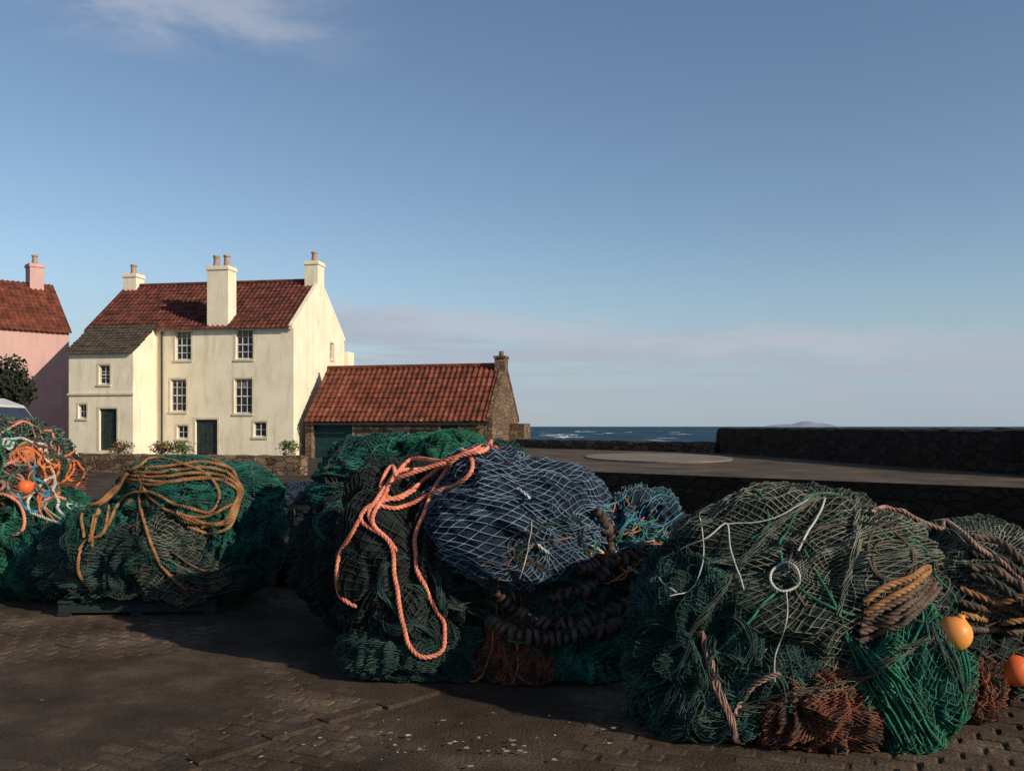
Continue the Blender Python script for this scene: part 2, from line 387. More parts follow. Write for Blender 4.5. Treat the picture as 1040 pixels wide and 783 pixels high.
for k in range(110):
    if k < 75: x = random.gauss(-0.45, .55); y = random.gauss(4.5, .20)
    else: x = random.uniform(-5, 4); y = random.uniform(4, 7)
    r = random.choice([.005, .007, .009, .015]); n = random.randint(5, 8); t0 = random.random()*6
    a.add([(x+r*random.uniform(.4,1.7)*math.cos(t0+6.28*i/n), y+r*random.uniform(.4,1.3)*math.sin(t0+6.28*i/n), .021+random.uniform(0,.003)) for i in range(n)], [list(range(n))])
a.make('litter', noise_mat('shell_litter', (0.16,0.135,0.11), (0.42,0.38,0.32), 3, .8, 0))

# ------------------------------------------------------------------ buildings
def pantile_roof(name, P0, U, L, W, Sl, mat, parent, wave=0.27, course=0.34, amp=0.045):
    U = Vector(U).normalized(); W = Vector(W).normalized(); N = U.cross(W)
    if N.z < 0: N = -N
    P0 = Vector(P0); nu = int(L/wave*6)+1; nc = int(math.ceil(Sl/course))
    us = np.linspace(0, L, nu); rows = []
    for c in range(nc):
        rows.append((c*course, 0.035)); rows.append((min((c+1)*course, Sl), 0.0))
    sag = 0.06
    V = np.zeros((len(rows), nu, 3))
    ph = us/wave*2*np.pi
    prof = amp*np.where(np.sin(ph) > 0, np.sin(ph), 0.55*np.sin(ph))
    for i, (s, hh) in enumerate(rows):
        jit = 0.022*vn(np.stack([us*1.3, np.full(nu, (i//2)*3.1), np.full(nu, 7.7)], -1))
        off = prof + hh + jit - sag*math.sin(math.pi*s/Sl)*np.sin(np.pi*us/L)
        V[i] = np.array(P0)[None] + us[:, None]*np.array(U) + s*np.array(W) + off[:, None]*np.array(N)
    idx = np.arange(len(rows)*nu).reshape(len(rows), nu)
    F = np.stack([idx[:-1, :-1], idx[:-1, 1:], idx[1:, 1:], idx[1:, :-1]], -1).reshape(-1, 4)
    return mesh_np(name, V, F, mat, parent, False)

def wall_open(name, O, U, L, z0, z1, ops, mat, parent, depth=0.16, sash=None):
    O = Vector((O[0], O[1], 0)); U = Vector((U[0], U[1], 0)).normalized(); I = Vector((-U.y, U.x, 0))
    us = sorted({0.0, L} | {o[0]-o[2]/2 for o in ops} | {o[0]+o[2]/2 for o in ops})
    zs = sorted({z0, z1} | {o[1]-o[3]/2 for o in ops} | {o[1]+o[3]/2 for o in ops})
    us = [u for u in us if -1e-6 <= u <= L+1e-6]; zs = [z for z in zs if z0-1e-6 <= z <= z1+1e-6]
    A = Acc()
    def P(u, z, d=0): v = O + U*u + I*d; return (v.x, v.y, z)
    for i in range(len(us)-1):
        for j in range(len(zs)-1):
            uc = (us[i]+us[i+1])/2; zc = (zs[j]+zs[j+1])/2
            if any(abs(uc-o[0]) < o[2]/2 and abs(zc-o[1]) < o[3]/2 for o in ops): continue
            A.add([P(us[i], zs[j]), P(us[i+1], zs[j]), P(us[i+1], zs[j+1]), P(us[i], zs[j+1])], [[0,1,2,3]])
    for (uc, zc, w_, h, kind) in ops:
        a, b, c, d = uc-w_/2, uc+w_/2, zc-h/2, zc+h/2
        q = [(a,c),(b,c),(b,d),(a,d)]
        for k in range(4):
            (p, r), (s, t) = q[k], q[(k+1)%4]
            A.add([P(p,r), P(s,t), P(s,t,depth), P(p,r,depth)], [[0,1,2,3]])
    A.make(name, mat, parent)
    G = Acc(); W = Acc(); D = Acc(); Sx = Acc(); Bl = Acc()
    def lbox(acc, u0, u1, za, zb, d0, d1):
        vs = [P(u0,za,d0),P(u1,za,d0),P(u1,za,d1),P(u0,za,d1),P(u0,zb,d0),P(u1,zb,d0),P(u1,zb,d1),P(u0,zb,d1)]
        acc.add(vs, [[0,3,2,1],[4,5,6,7],[0,1,5,4],[1,2,6,5],[2,3,7,6],[3,0,4,7]])
    for (uc, zc, w_, h, kind) in ops:
        a, b, c, d = uc-w_/2, uc+w_/2, zc-h/2, zc+h/2
        if kind[0] == 'w':
            nx, nz = int(kind[1]), int(kind[2])
            lbox(G, a, b, c, d, depth-.015, depth+.03)
            t = 0.055
            lbox(W, a, a+t, c, d, depth-.07, depth-.018); lbox(W, b-t, b, c, d, depth-.07, depth-.018)
            lbox(W, a+t, b-t, c, c+t*1.3, depth-.07, depth-.018); lbox(W, a+t, b-t, d-t, d, depth-.07, depth-.018)
            if nz > 2: lbox(W, a+t, b-t, zc-.03, zc+.03, depth-.068, depth-.019)
            for k in range(1, nx):
                x = a+(b-a)*k/nx; lbox(W, x-.016, x+.016, c+t*1.3, d-t, depth-.05, depth-.02)
            for k in range(1, nz):
                z = c+(d-c)*k/nz; lbox(W, a+t, b-t, z-.016, z+.016, depth-.048, depth-.021)
            if h > 1.4:
                lbox(Bl, a+t, b-t, d-t-h*random.uniform(.08,.28), d-t, depth-.0175, depth-.0155)
            lbox(Sx, a-.08, b+.08, c-.10, c-.002, -.06, depth-.07)
            lbox(Sx, a-.10, a-.002, c, d+.1, -.012, .02); lbox(Sx, b+.002, b+.10, c, d+.1, -.012, .02)
            lbox(Sx, a, b, d+.002, d+.1, -.012, .02)
        else:
            lbox(D, a, b, c, d, depth-.02, depth+.03)
            for k in range(5): lbox(D, a+(b-a)*k/5+.01, a+(b-a)*(k+1)/5-.01, c+.02, d-.02, depth-.035, depth-.022)
            lbox(Sx, a-.11, a-.002, c, d+.11, -.015, .02); lbox(Sx, b+.002, b+.11, c, d+.11, -.015, .02)
            lbox(Sx, a, b, d+.002, d+.11, -.015, .02)
    if G.V: G.make(name+'_glass', M['glass'], parent)
    if W.V: W.make(name+'_sashes', M['white'], parent)
    if Bl.V: Bl.make(name+'_blinds', M['blind'], parent)
    if D.V: D.make(name+'_doors', sash or M['door'], parent)
    if Sx.V: Sx.make(name+'_surrounds', M['surround'] if mat is not M['stone'] else M['quoin'], parent)
M['surround'] = noise_mat('painted_margin', (0.56, 0.48, 0.32), (0.68, 0.60, 0.43), scale=3, rough=0.9)
M['blind'] = noise_mat('window_blind', (0.12, 0.11, 0.09), (0.18, 0.165, 0.14), scale=3, rough=0.9, bump=0)

def chimney(parent, x0, x1, y0, y1, z0, z1, mat, pots=1, name='chimney', ph=0.65):
    A = Acc(); A.box(x0, x1, y0, y1, z0, z1); A.box(x0-.05, x1+.05, y0-.05, y1+.05, z1, z1+.12); A.box(x0-.02, x1+.02, y0-.02, y1+.02, z1+.12, z1+.2)
    A.make(name, mat, parent)
    B = Acc()
    for k in range(pots):
        cx = x0 + (x1-x0)*(k+.5)/pots; cy = (y0+y1)/2
        B.cyl((cx, cy, z1+.2), .17, .135, ph); B.cyl((cx, cy, z1+.2+ph), .175, .175, .09)
    B.make(name+'_pots', M['pot'], parent)

# --- cream house
H = empty('cream_harled_house', (-10.85, 44.0, 0), math.radians(-10))
LX = 11.3; EV = 6.62; RZ = 9.35; DP = 7.0
U = lambda t: LX - t
wall_open('front_wall', (-LX, 0), (1, 0), LX, 0, EV, [
    (U(5.95), 5.72, .86, 1.5, 'w34'), (U(2.62), 5.72, .92, 1.5, 'w34'),
    (U(6.22), 3.18, .86, 1.65, 'w34'), (U(2.68), 3.12, .96, 1.75, 'w34'),
    (U(6.0), 1.32, .6, .68, 'w22'), (U(1.78), 1.45, .68, .75, 'w22'), (U(4.68), .98, 1.2, 1.94, 'd')], M['cream'], H)
wall_open('gable_wall', (0, 0), (0, 1), DP, 0, EV, [(5.1, 5.75, .5, .9, 'w22'), (4.6, 3.3, .6, 1.0, 'w22')], M['cream'], H)
mesh_py('rear_and_end_walls', [(-LX,0,0),(-LX,DP,0),(0,DP,0),(-LX,0,EV),(-LX,DP,EV),(0,DP,EV),(-LX,DP/2,RZ),(0,0,EV),(0,DP/2,RZ)],
        [[0,3,4,1],[1,4,5,2],[3,6,4],[7,5,8]], M['cream'], H)
sl_len = math.hypot(DP/2+.25, (RZ-EV)*(DP/2+.25)/(DP/2)); k = (RZ-EV)/(DP/2)
pantile_roof('roof_front', (-LX-.1, -.25, EV-.25*k+.06), (1,0,0), LX+.0, (0,1,k), sl_len, M['pantile'], H)
pantile_roof('roof_rear', (-LX-.1, DP+.25, EV-.25*k+.06), (1,0,0), LX+.0, (0,-1,k), sl_len, M['pantile'], H)
def skew(acc, x0, x1, y0, z0, y1, z1, t=.12):
    acc.add([(x0,y0,z0-.1),(x1,y0,z0-.1),(x1,y1,z1-.1),(x0,y1,z1-.1),(x0,y0,z0+t),(x1,y0,z0+t),(x1,y1,z1+t),(x0,y1,z1+t)],
            [[0,3,2,1],[4,5,6,7],[0,1,5,4],[1,2,6,5],[2,3,7,6],[3,0,4,7]])
A = Acc()
skew(A, -.2, .012, -.15, EV-.1, DP/2, RZ+.06); skew(A, -.2, .012, DP+.15, EV-.1, DP/2, RZ+.06)
A.make('skews', M['cream'], H)
A = Acc(); skew(A, -LX-.13, -LX+.02, -.15, EV-.1, DP/2, RZ+.04, .09); skew(A, -LX-.13, -LX+.02, DP+.15, EV-.1, DP/2, RZ+.04, .09); A.make('west_verge', M['pantile'], H)
a = Acc(); a.cyl((0,0,0), .12, .12, LX-.4, 10)
r = a.make('ridge_tiles', M['pantile'], H); r.rotation_euler = (0, math.radians(90), 0); r.location = (-LX+.2, DP/2, RZ+.06)
chimney(H, -.72, .015, DP/2-.45, DP/2+.45, RZ-.7, RZ+.85, M['cream'], 1, 'chimney_east', .45)
chimney(H, -LX-.1, -LX+.7, DP/2-.4, DP/2+.4, RZ-.7, RZ+.5, M['cream'], 1, 'chimney_west', .45)
chimney(H, -4.63, -3.49, -.02, .85, EV-.35, 9.5, M['cream'], 2, 'wallhead_chimney', .5)
wx0, wx1, wy = -10.98, -7.48, -1.95
wall_open('wing_front', (wx0, wy), (1, 0), wx1-wx0, 0, 5.25, [(1.95, 4.15, .6, .95, 'w23'), (2.15, 1.45, .95, 2.05, 'd'), (.75, 2.35, .45, .7, 'w22')], M['cream'], H)
mesh_py('wing_sides', [(wx1,wy,0),(wx1,0,0),(wx1,0,6.7),(wx1,wy,5.25),(wx0,wy,0),(wx0,0,0),(wx0,0,6.7),(wx0,wy,5.25)], [[0,1,2,3],[4,7,6,5]], M['cream'], H)
box('wing_string_course', (wx0-.05, wx1+.05, wy-.07, wy-.003, 3.14, 3.24), M['surround'], H)
kk = (6.7-5.25)/1.95
pantile_roof('wing_roof', (wx0-.2, wy-.2, 5.25-.2*kk+.07), (1,0,0), wx1-wx0+.35, (0,1,kk), math.hypot(2.25, 2.25*kk), M['slate'], H, wave=.25, course=.25, amp=.012)
A = Acc(); A.cyl((-7.1, -.07, 0), .05, .05, EV-.2, 8); A.make('downpipes', M['iron'], H)
box('rear_lean_to', (-.8, .22, DP+.02, DP+1.0, 0, 5.9), M['cream'], H)
box('doorstep', (-5.5, -3.9, -.8, -.03, 0.004, .13), M['quoin'], H, .02)

# --- low outbuilding
B = empty('stone_outbuilding', (-.93, 42.0, 0), math.radians(-14.5))
LX = 9.75; EV = 1.98; RZ = 4.62; DP = 5.0
wall_open('front_wall', (-LX, 0), (1, 0), LX, 0, EV, [(1.5, .93, 2.1, 1.84, 'd'), (5.1, .98, .7, .8, 'w22'), (7.6, .9, .9, 1.78, 'd')], M['stone'], B, .2, M['tealdoor'])
mesh_py('gable_and_rear', [(0,0,0),(0,DP,0),(0,DP,EV),(0,DP/2,RZ),(0,0,EV),(-LX,0,0),(-LX,DP,0),(-LX,DP,EV),(-LX,DP/2,RZ),(-LX,0,EV)],
        [[0,1,2,3,4],[5,9,8,7,6],[1,6,7,2]], M['stone'], B)
k = (RZ-EV)/(DP/2); sl_len = math.hypot(DP/2+.2, (DP/2+.2)*k)
pantile_roof('roof_front', (-LX, -.2, EV-.2*k+.06), (1,0,0), LX-.22, (0,1,k), sl_len, M['pantile2'], B, wave=.29)
pantile_roof('roof_rear', (-LX, DP+.2, EV-.2*k+.06), (1,0,0), LX-.22, (0,-1,k), sl_len, M['pantile2'], B, wave=.29)
A = Acc(); skew(A, -.26, .03, -.12, EV-.06, DP/2, RZ+.04); skew(A, -.26, .03, DP+.12, EV-.06, DP/2, RZ+.04); A.make('skews', M['stone'], B)
A = Acc(); A.cyl((0,0,0), .12, .12, LX-.3, 10); r = A.make('ridge_tiles', M['pantile2'], B); r.rotation_euler = (0, math.radians(90), 0); r.location = (-LX, DP/2, RZ+.06)
A = Acc(); A.box(-.5, .02, DP/2-.33, DP/2+.33, RZ-.4, RZ+.38); A.box(-.55, .07, DP/2-.38, DP/2+.38, RZ+.38, RZ+.5); A.cyl((-.24, DP/2, RZ+.5), .13, .11, .25); A.make('chimney', M['stone'], B)
A = Acc(); A.box(-LX-.0, -.05, -.28, -.2, EV-.3, EV-.21); A.make('gutter', M['iron'], B)
box('lean_to_store', (.02, .75, 3.2, 4.6, 0, 1.75), M['stone'], B)

# --- pink house
Pk = empty('pink_house', (-25.0, 50.0, 0), math.radians(45))
LX = 11.0; EV = 6.95; RZ = 9.85; DP = 6.0
wall_open('front_wall', (-LX, 0), (1, 0), LX, 0, EV, [(5.0, 5.3, .95, 1.5, 'w34')], M['pink'], Pk)
mesh_py('end_walls', [(0,0,0),(0,DP,0),(0,DP,EV),(0,DP/2,RZ),(0,0,EV),(-LX,0,0),(-LX,DP,0),(-LX,DP,EV),(-LX,DP/2,RZ),(-LX,0,EV)],
        [[0,1,2,3,4],[5,9,8,7,6],[1,6,7,2]], M['pink'], Pk)
k = (RZ-EV)/(DP/2); sl_len = math.hypot(DP/2+.2, (DP/2+.2)*k)
pantile_roof('roof_front', (-LX, -.2, EV-.2*k+.06), (1,0,0), LX+.1, (0,1,k), sl_len, M['pantile2'], Pk)
pantile_roof('roof_rear', (-LX, DP+.2, EV-.2*k+.06), (1,0,0), LX+.1, (0,-1,k), sl_len, M['pantile2'], Pk)
chimney(Pk, -1.25, -.5, DP/2-.4, DP/2+.4, RZ-.8, RZ+.95, M['pink'], 1, 'chimney', .45)

# --- foliage helper
def leaf_mass(name, blobs, n, size, mat, trunk=None, parent=None):
    V = []; F = []
    for (c, r, m) in blobs:
        cnt = int(n*m)
        for _ in range(cnt):
            d = np.array([random.gauss(0,1) for _ in range(3)]); d /= np.linalg.norm(d)
            rad = random.random()**.4 * (1+.35*float(vn([d*2.5+np.array(c)])[0]))
            p = np.array(c) + d*rad*np.array(r)
            a = np.array([random.gauss(0,1) for _ in range(3)]); a /= np.linalg.norm(a)
            b = np.cross(a, d); b /= (np.linalg.norm(b)+1e-6); s = size*random.uniform(.6, 1.4); o = len(V)
            V += [p-a*s, p+b*s*.5, p+a*s, p-b*s*.5]; F.append([o,o+1,o+2,o+3])
    return mesh_np(name, np.array(V), np.array(F), mat, parent)
leafd = noise_mat('dark_leaves', (0.008,0.013,0.008), (0.028,0.034,0.018), 3, .8, 0)
T = empty('garden_tree', (-19.2, 33.5, 0))
A = Acc(); A.cyl((0,0,0), .2, .1, 2.6, 10); A.cyl((0,0,1.7), .1, .04, 1.5, 8); A.make('trunk', noise_mat('bark', (0.05,0.035,0.025),(0.1,0.075,0.05), 9), T)
leaf_mass('crown', [((0,0,3.4),(1.0,.9,.9),1),((.45,.1,3.0),(.6,.6,.7),.5),((-.6,0,2.7),(.8,.7,.7),.7)], 1700, .09, leafd, parent=T)
for (x, y, c) in ((-15.2, 38.5, 0), (-14.2, 38.0, 1), (-16.9, 38.2, 0), (-10.2, 40.6, 1)):
    fm = noise_mat('flower_bush', (0.03,0.06,0.02), (0.20,0.09,0.03) if c == 0 else (0.10, 0.13, 0.03), 6, .8, 0)
    pl = empty('potted_plant', (x, y, 0))
    A = Acc(); A.cyl((0,0,0), .22, .32, .4, 14); A.make('pot', M['pot'], pl)
    leaf_mass('foliage', [((0,0,.68),(.55,.5,.34),1)], 420, .06, fm, parent=pl)

# --- white van
vn_m = noise_mat('van_paint', (0.50,0.50,0.47), (0.58,0.57,0.54), 2, .4, 0)
Vn = empty('parked_van', (-14.0, 22.6, 0), math.radians(6))
prof = [(-2.4,.45),(-2.45,1.0),(-2.42,1.9),(-2.2,2.28),(-1.6,2.36),(.6,2.34),(1.1,2.15),(1.65,1.35),(2.35,1.12),(2.5,.8),(2.48,.42)]
V = []
for y, s in ((-.95,.0),(-.9,.06),(.9,.06),(.95,.0)):
    for (x, z) in prof: V.append((x*(1 if s else .985), y, z if s else z*.975))
n = len(prof); F = []
for q in range(3):
    for k in range(n): F.append([q*n+k, q*n+(k+1)%n, (q+1)*n+(k+1)%n, (q+1)*n+k])
F += [list(range(n-1,-1,-1)), list(range(3*n, 4*n))]
mesh_py('body', V, F, vn_m, Vn)
A = Acc()
A.add([(.2,-.962,1.35),(1.45,-.962,1.35),(1.0,-.962,1.98),(.2,-.962,2.0)], [[0,1,2,3]]); A.add([(-1.9,-.962,1.4),(.05,-.962,1.4),(.05,-.962,2.0),(-1.9,-.962,2.0)], [[0,1,2,3]])
A.add([(1.155,-.82,2.09),(1.155,.82,2.09),(1.665,.86,1.37),(1.665,-.86,1.37)], [[0,1,2,3]])
A.make('windows', M['glass'], Vn)
for x in (-1.6, 1.65):
    for y in (-.97, .77):
        A = Acc(); A.cyl((0,0,0), .34, .34, .2, 24); A.cyl((0,0,-.01), .2, .2, .22, 18); o = A.make('wheel', M['iron'], Vn); o.rotation_euler = (math.radians(-90),0,0); o.location = (x, y, .34)

# ================================================================== NETS
def nmat(name, c1, c2, c3=None, scale=5): return noise_mat(name, c1, c2, scale=scale, rough=0.7, bump=0.0, c3=c3, lo=.38, hi=.62, detail=2)
N_ = {
 'greygreen': nmat('net_grey_green', (0.055,0.075,0.055), (0.17,0.18,0.135), (0.25,0.245,0.19), 3),
 'ggfine': nmat('net_grey_green_fine', (0.020,0.032,0.026), (0.062,0.074,0.056), (0.095,0.10,0.08), 3),
 'teal': nmat('net_teal', (0.006,0.055,0.046), (0.018,0.145,0.112), (0.07,0.23,0.185)),
 'darkteal': nmat('net_dark_teal', (0.010,0.032,0.028), (0.040,0.076,0.062), (0.016,0.085,0.070), 3),
 'green': nmat('net_green', (0.006,0.070,0.038), (0.020,0.175,0.095), (0.07,0.235,0.14)),
 'blue': nmat('net_blue_grey', (0.060,0.105,0.150), (0.15,0.22,0.275), (0.09,0.235,0.25), 4),
 'black': nmat('net_black', (0.007,0.010,0.010), (0.024,0.033,0.030)),
 'orange': nmat('net_rust_orange', (0.05,0.022,0.012), (0.24,0.066,0.03), (0.06,0.09,0.05), 5),
 'red': nmat('net_red', (0.18,0.03,0.02), (0.36,0.09,0.05), (0.4,0.22,0.15), 7),
 'olive': nmat('net_olive', (0.05,0.055,0.035), (0.13,0.13,0.085), (0.19,0.16,0.12)),
 'navy': nmat('net_navy', (0.010,0.018,0.038), (0.032,0.050,0.095), (0.025,0.070,0.10)),
}
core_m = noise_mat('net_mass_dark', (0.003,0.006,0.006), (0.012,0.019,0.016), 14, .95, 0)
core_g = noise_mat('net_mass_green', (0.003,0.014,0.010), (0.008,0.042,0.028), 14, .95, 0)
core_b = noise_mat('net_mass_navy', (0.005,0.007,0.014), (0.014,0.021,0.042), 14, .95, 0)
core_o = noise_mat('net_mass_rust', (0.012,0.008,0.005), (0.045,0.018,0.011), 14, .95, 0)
def rmat(n, a, b, s=14): return noise_mat(n, a, b, s, .85, 0, detail=4)
R_ = {
 'coral': rmat('coral_rope', (0.50,0.14,0.085), (0.72,0.27,0.17)),
 'tan': rmat('tan_rope', (0.16,0.075,0.028), (0.33,0.17,0.07)),
 'brown': rmat('brown_rope', (0.05,0.035,0.025), (0.14,0.09,0.065)),
 'pinkbrown': rmat('faded_rope', (0.20,0.11,0.085), (0.36,0.21,0.165)),
 'white': rmat('white_rope', (0.34,0.34,0.31), (0.55,0.55,0.51)),
 'dark': rmat('tarred_rope', (0.02,0.02,0.018), (0.06,0.055,0.045)),
 'greenr': rmat('green_rope', (0.01,0.08,0.045), (0.03,0.20,0.11)),
 'orange': rmat('orange_rope', (0.45,0.11,0.03), (0.64,0.20,0.06)),
 'bluer': rmat('blue_rope', (0.02,0.12,0.22), (0.06,0.24,0.36)),
 'gg': N_['greygreen'], 'dt': N_['darkteal'], 'tl': N_['teal'], 'ol': N_['olive'],
}

def norm(a): return a / (np.linalg.norm(a, axis=-1, keepdims=True) + 1e-9)

def surf(d, b):
    c, r, seed = np.array(b['c']), np.array(b['r']), b['seed']
    p = b.get('p', 2.2)
    f = (np.abs(d)**p).sum(-1)**(-1/p)
    ax = norm(np.array(b.get('fold', (0.2, 0.1, 1.0))))
    dd = d - (d@ax)[..., None]*ax*0.78
    dd = dd + .25*np.stack([vn(d*2, seed+7), vn(d*2, seed+8), vn(d*2, seed+9)], -1)
    fold = 1-2*np.abs(vn(dd*b.get('ff', 5.0), seed+3))
    fold2 = 1-2*np.abs(vn(dd*b.get('ff', 5.0)*2.3, seed+4))
    fa = b.get('fa', .05)*1.35
    s = 1 + b.get('lump', .16)*vn(d*1.6, seed) + .07*vn(d*3.7, seed+1) + fa*fold + fa*.5*fold2
    q = d*(f*s)[..., None]*r + c
    z = q[..., 2]; fl = 0.012 + 0.01*(vn(d*9, seed+2)+1)
    q[..., 2] = np.where(z < fl, fl, z)
    return q

def tubes(P, N, rad, sides):
    T = norm(np.gradient(P, axis=1)); Sd = norm(np.cross(T, N)); Bn = np.cross(Sd, T)
    m, n, _ = P.shape
    a = np.arange(sides)*2*np.pi/sides + .4
    V = P[:, :, None, :] + rad[:, :, None, None]*(np.cos(a)[None, None, :, None]*Sd[:, :, None, :] + np.sin(a)[None, None, :, None]*Bn[:, :, None, :])
    idx = np.arange(m*n*sides).reshape(m, n, sides); nx = np.roll(idx, -1, axis=2)
    F = np.stack([idx[:, :-1], nx[:, :-1], nx[:, 1:], idx[:, 1:]], -1).reshape(-1, 4)
    return V.reshape(-1, 3), F

def drape_net(b, parent, mat, axis=(0, -1, .5), cover=1.6, N=40, wr=.0035, off=.012, warp=.15, asp=(1.15, .85), rot=0.3, knots=True, sides=3, seed=0):
    ax = norm(np.array(axis, float)); e1 = norm(np.cross(ax, [0.1, 0.2, 1.0])); e2 = np.cross(ax, e1)
    N = int(N*cover/1.9)
    i = np.linspace(-cover, cover, N)
    if knots:
        step = i[1]-i[0]; j = (i[:-1, None]+np.array([0, .18, .82])*step).ravel(); rr = np.tile([1.55, 1, 1], N-1)
    else:
        j = np.linspace(-cover, cover, N*2-1); rr = np.ones(len(j))
    Vs = []; Fs = []; o = 0
    for fam in range(2):
        if fam == 0: A, Bb = np.meshgrid(i, j, indexing='ij')
        else: Bb, A = np.meshgrid(i, j, indexing='ij')
        u = (A+Bb)*.7071*asp[0]; v = (A-Bb)*.7071*asp[1]
        q = np.stack([u, v, np.zeros_like(u)], -1)
        s = b['seed']+seed
        u2 = u + warp*vn(q*1.5, s+11)*1.6 + warp*.40*vn(q*5, s+12); v2 = v + warp*vn(q*1.5, s+13)*1.6 + warp*.40*vn(q*5, s+14)
        cr, sr = math.cos(rot), math.sin(rot); u3 = u2*cr - v2*sr; v3 = u2*sr + v2*cr
        pol = np.minimum(np.hypot(u3, v3), 3.1); az = np.arctan2(v3, u3)
        d = np.cos(pol)[..., None]*ax + np.sin(pol)[..., None]*(np.cos(az)[..., None]*e1 + np.sin(az)[..., None]*e2)
        P = surf(d, b)
        O = norm(P-np.array(b['c']))
        P = P + O*(off + .008*vn(q*9, s+20)+ (0.002 if fam else 0))[..., None]
        P[..., 2] = np.maximum(P[..., 2], .012)
        rad = np.broadcast_to(rr*wr, A.shape).copy()
        V, F = tubes(P, O, rad, sides)
        Vs.append(V); Fs.append(F+o); o += len(V)
    return mesh_np('net', np.concatenate(Vs), np.concatenate(Fs), mat, parent, True)

_ico = None
def ico():
    global _ico
    if _ico is None:
        import bmesh
        bm = bmesh.new(); bmesh.ops.create_icosphere(bm, subdivisions=6, radius=1)
        bm.verts.ensure_lookup_table()
        _ico = (np.array([v.co for v in bm.verts]), np.array([[v.index for v in f.verts] for f in bm.faces])); bm.free()
    return _ico

class Pile:
    def __init__(s, centre, name='fishing_net_pile'):
        s.root = empty(name, (0, 0, 0)); s.c = centre; s.V = []; s.F = []; s.o = 0; s.tree = None
        s.children = []
    def bundle(s, c, r, seed, core, nets, **kw):
        b = dict(c=c, r=r, seed=seed, **kw)
        D, F = ico(); V = surf(norm(D), b)
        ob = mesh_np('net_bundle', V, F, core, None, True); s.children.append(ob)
        s.V.append(V); s.F.append(F+s.o); s.o += len(V); s.tree = None
        for n in nets:
            n = dict(n); m = n.pop('m'); s.children.append(drape_net(b, None, N_[m], **n))
        return b
    def bvh(s):
        if s.tree is None: s.tree = BVHTree.FromPolygons(np.concatenate(s.V).tolist(), np.concatenate(s.F).tolist())
        return s.tree
    def finish(s):
        for c in s.children: c.parent = s.root
    def lay(s, pts, r, lift=1.0, smooth=3, step=.02):
        """lay a path (x,y,z; pulled from the open side of the quay) onto the outside of the pile"""
        P = cr(pts, step); out = []; t = s.bvh(); E = Vector((0, 0, 1.6))
        for p in P:
            p = Vector(p); d = (p-E).normalized(); h = t.ray_cast(E, d, 30)
            if h[0] is not None: q = h[0]; nrm = h[1]
            else:
                h = t.find_nearest(p); q = h[0]; nrm = h[1]
                if p.z > q.z or (p-q).length > .02: q = q.lerp(p, .3)
            if nrm.dot(-d) < 0: nrm = -nrm
            q = q + (nrm*.4 - d*.6).normalized()*(r*1.1*lift+.014)
            out.append(q)
        A = np.array(out)
        for _ in range(smooth):
            B = A.copy(); B[1:-1] = (A[:-2]+A[1:-1]*2+A[2:])/4; A = B
        A[:, 2] = np.maximum(A[:, 2], r+.01)
        return A
    def scatter_path(s, c, n, spread, r, seed, turn=1.0):
        t = s.bvh(); rs = random.Random(seed); C = Vector(c)
        d0 = Vector((rs.uniform(-1, 1), rs.uniform(-1, -.2), rs.uniform(-.2, .9))).normalized()
        h = rs.uniform(0, 6.28); out = []; d = d0.copy(); dh = rs.uniform(-.3, .3)*turn
        for k in range(n):
            dh += rs.uniform(-.08, .08)*turn; dh *= .97; h += dh
            up = Vector((0, 0, 1)); e1 = d.cross(up)
            if e1.length < .1: e1 = Vector((1, 0, 0))
            e1.normalize(); e2 = e1.cross(d)
            d = (d+(e1*math.cos(h)+e2*math.sin(h))*spread).normalized()
            o = C+d*4; hit = t.ray_cast(o, -d, 5)
            if hit[0] is None: continue
            q = hit[0]+d*(r+.014)
            out.append((q.x, q.y, max(q.z, r+.01)))
        A = np.array(out)
        for _ in range(2):
            B = A.copy(); B[1:-1] = (A[:-2]+A[1:-1]*2+A[2:])/4; A = B
        return A
    def swags(s, c, n, mats, seed, r=(.02, .045), ln=(25, 55), zmax=9):
        """gathered, twisted folds of netting lying over the mass"""
        rs = random.Random(seed)
        for k in range(n):
            A = s.scatter_path(c, rs.randint(*ln), .035, .0, seed*31+k, .7); rr = rs.uniform(*r)
            if len(A) < 8 or A[:, 2].max() > zmax: continue
            s.children.append(rope(A, rr, R_[rs.choice(mats)], name='net_fold', strands=rs.choice([14, 18]), wander=.075, pitch=16, sides=3, seed=k))

def cr(pts, step=.02):
    P = [np.array(p, float) for p in pts]; P = [2*P[0]-P[1]] + P + [2*P[-1]-P[-2]]
    out = []
    for k in range(1, len(P)-2):
        a, b, c, d = P[k-1:k+3]; n = max(2, int(np.linalg.norm(c-b)/step))
        for t in np.arange(n)/n:
            out.append(.5*((2*b)+(-a+c)*t+(2*a-5*b+4*c-d)*t*t+(-a+3*b-3*c+d)*t**3))
    out.append(P[-2]); return np.array(out)

def frames(P):
    T = norm(np.gradient(P, axis=0)); N = np.zeros_like(P)
    n = np.cross(T[0], [0.3, 0.5, 0.8]); n /= np.linalg.norm(n)+1e-9
    for i in range(len(P)):
        n = n - T[i]*n.dot(T[i]); n /= np.linalg.norm(n)+1e-9; N[i] = n
    return T, N, np.cross(T, N)

def resample(P, step):
    L = np.r_[0, np.cumsum(np.linalg.norm(np.diff(P, axis=0), axis=1))]
    n = max(4, int(L[-1]/step)); s = np.linspace(0, L[-1], n)
    return np.stack([np.interp(s, L, P[:, k]) for k in range(3)], -1), s

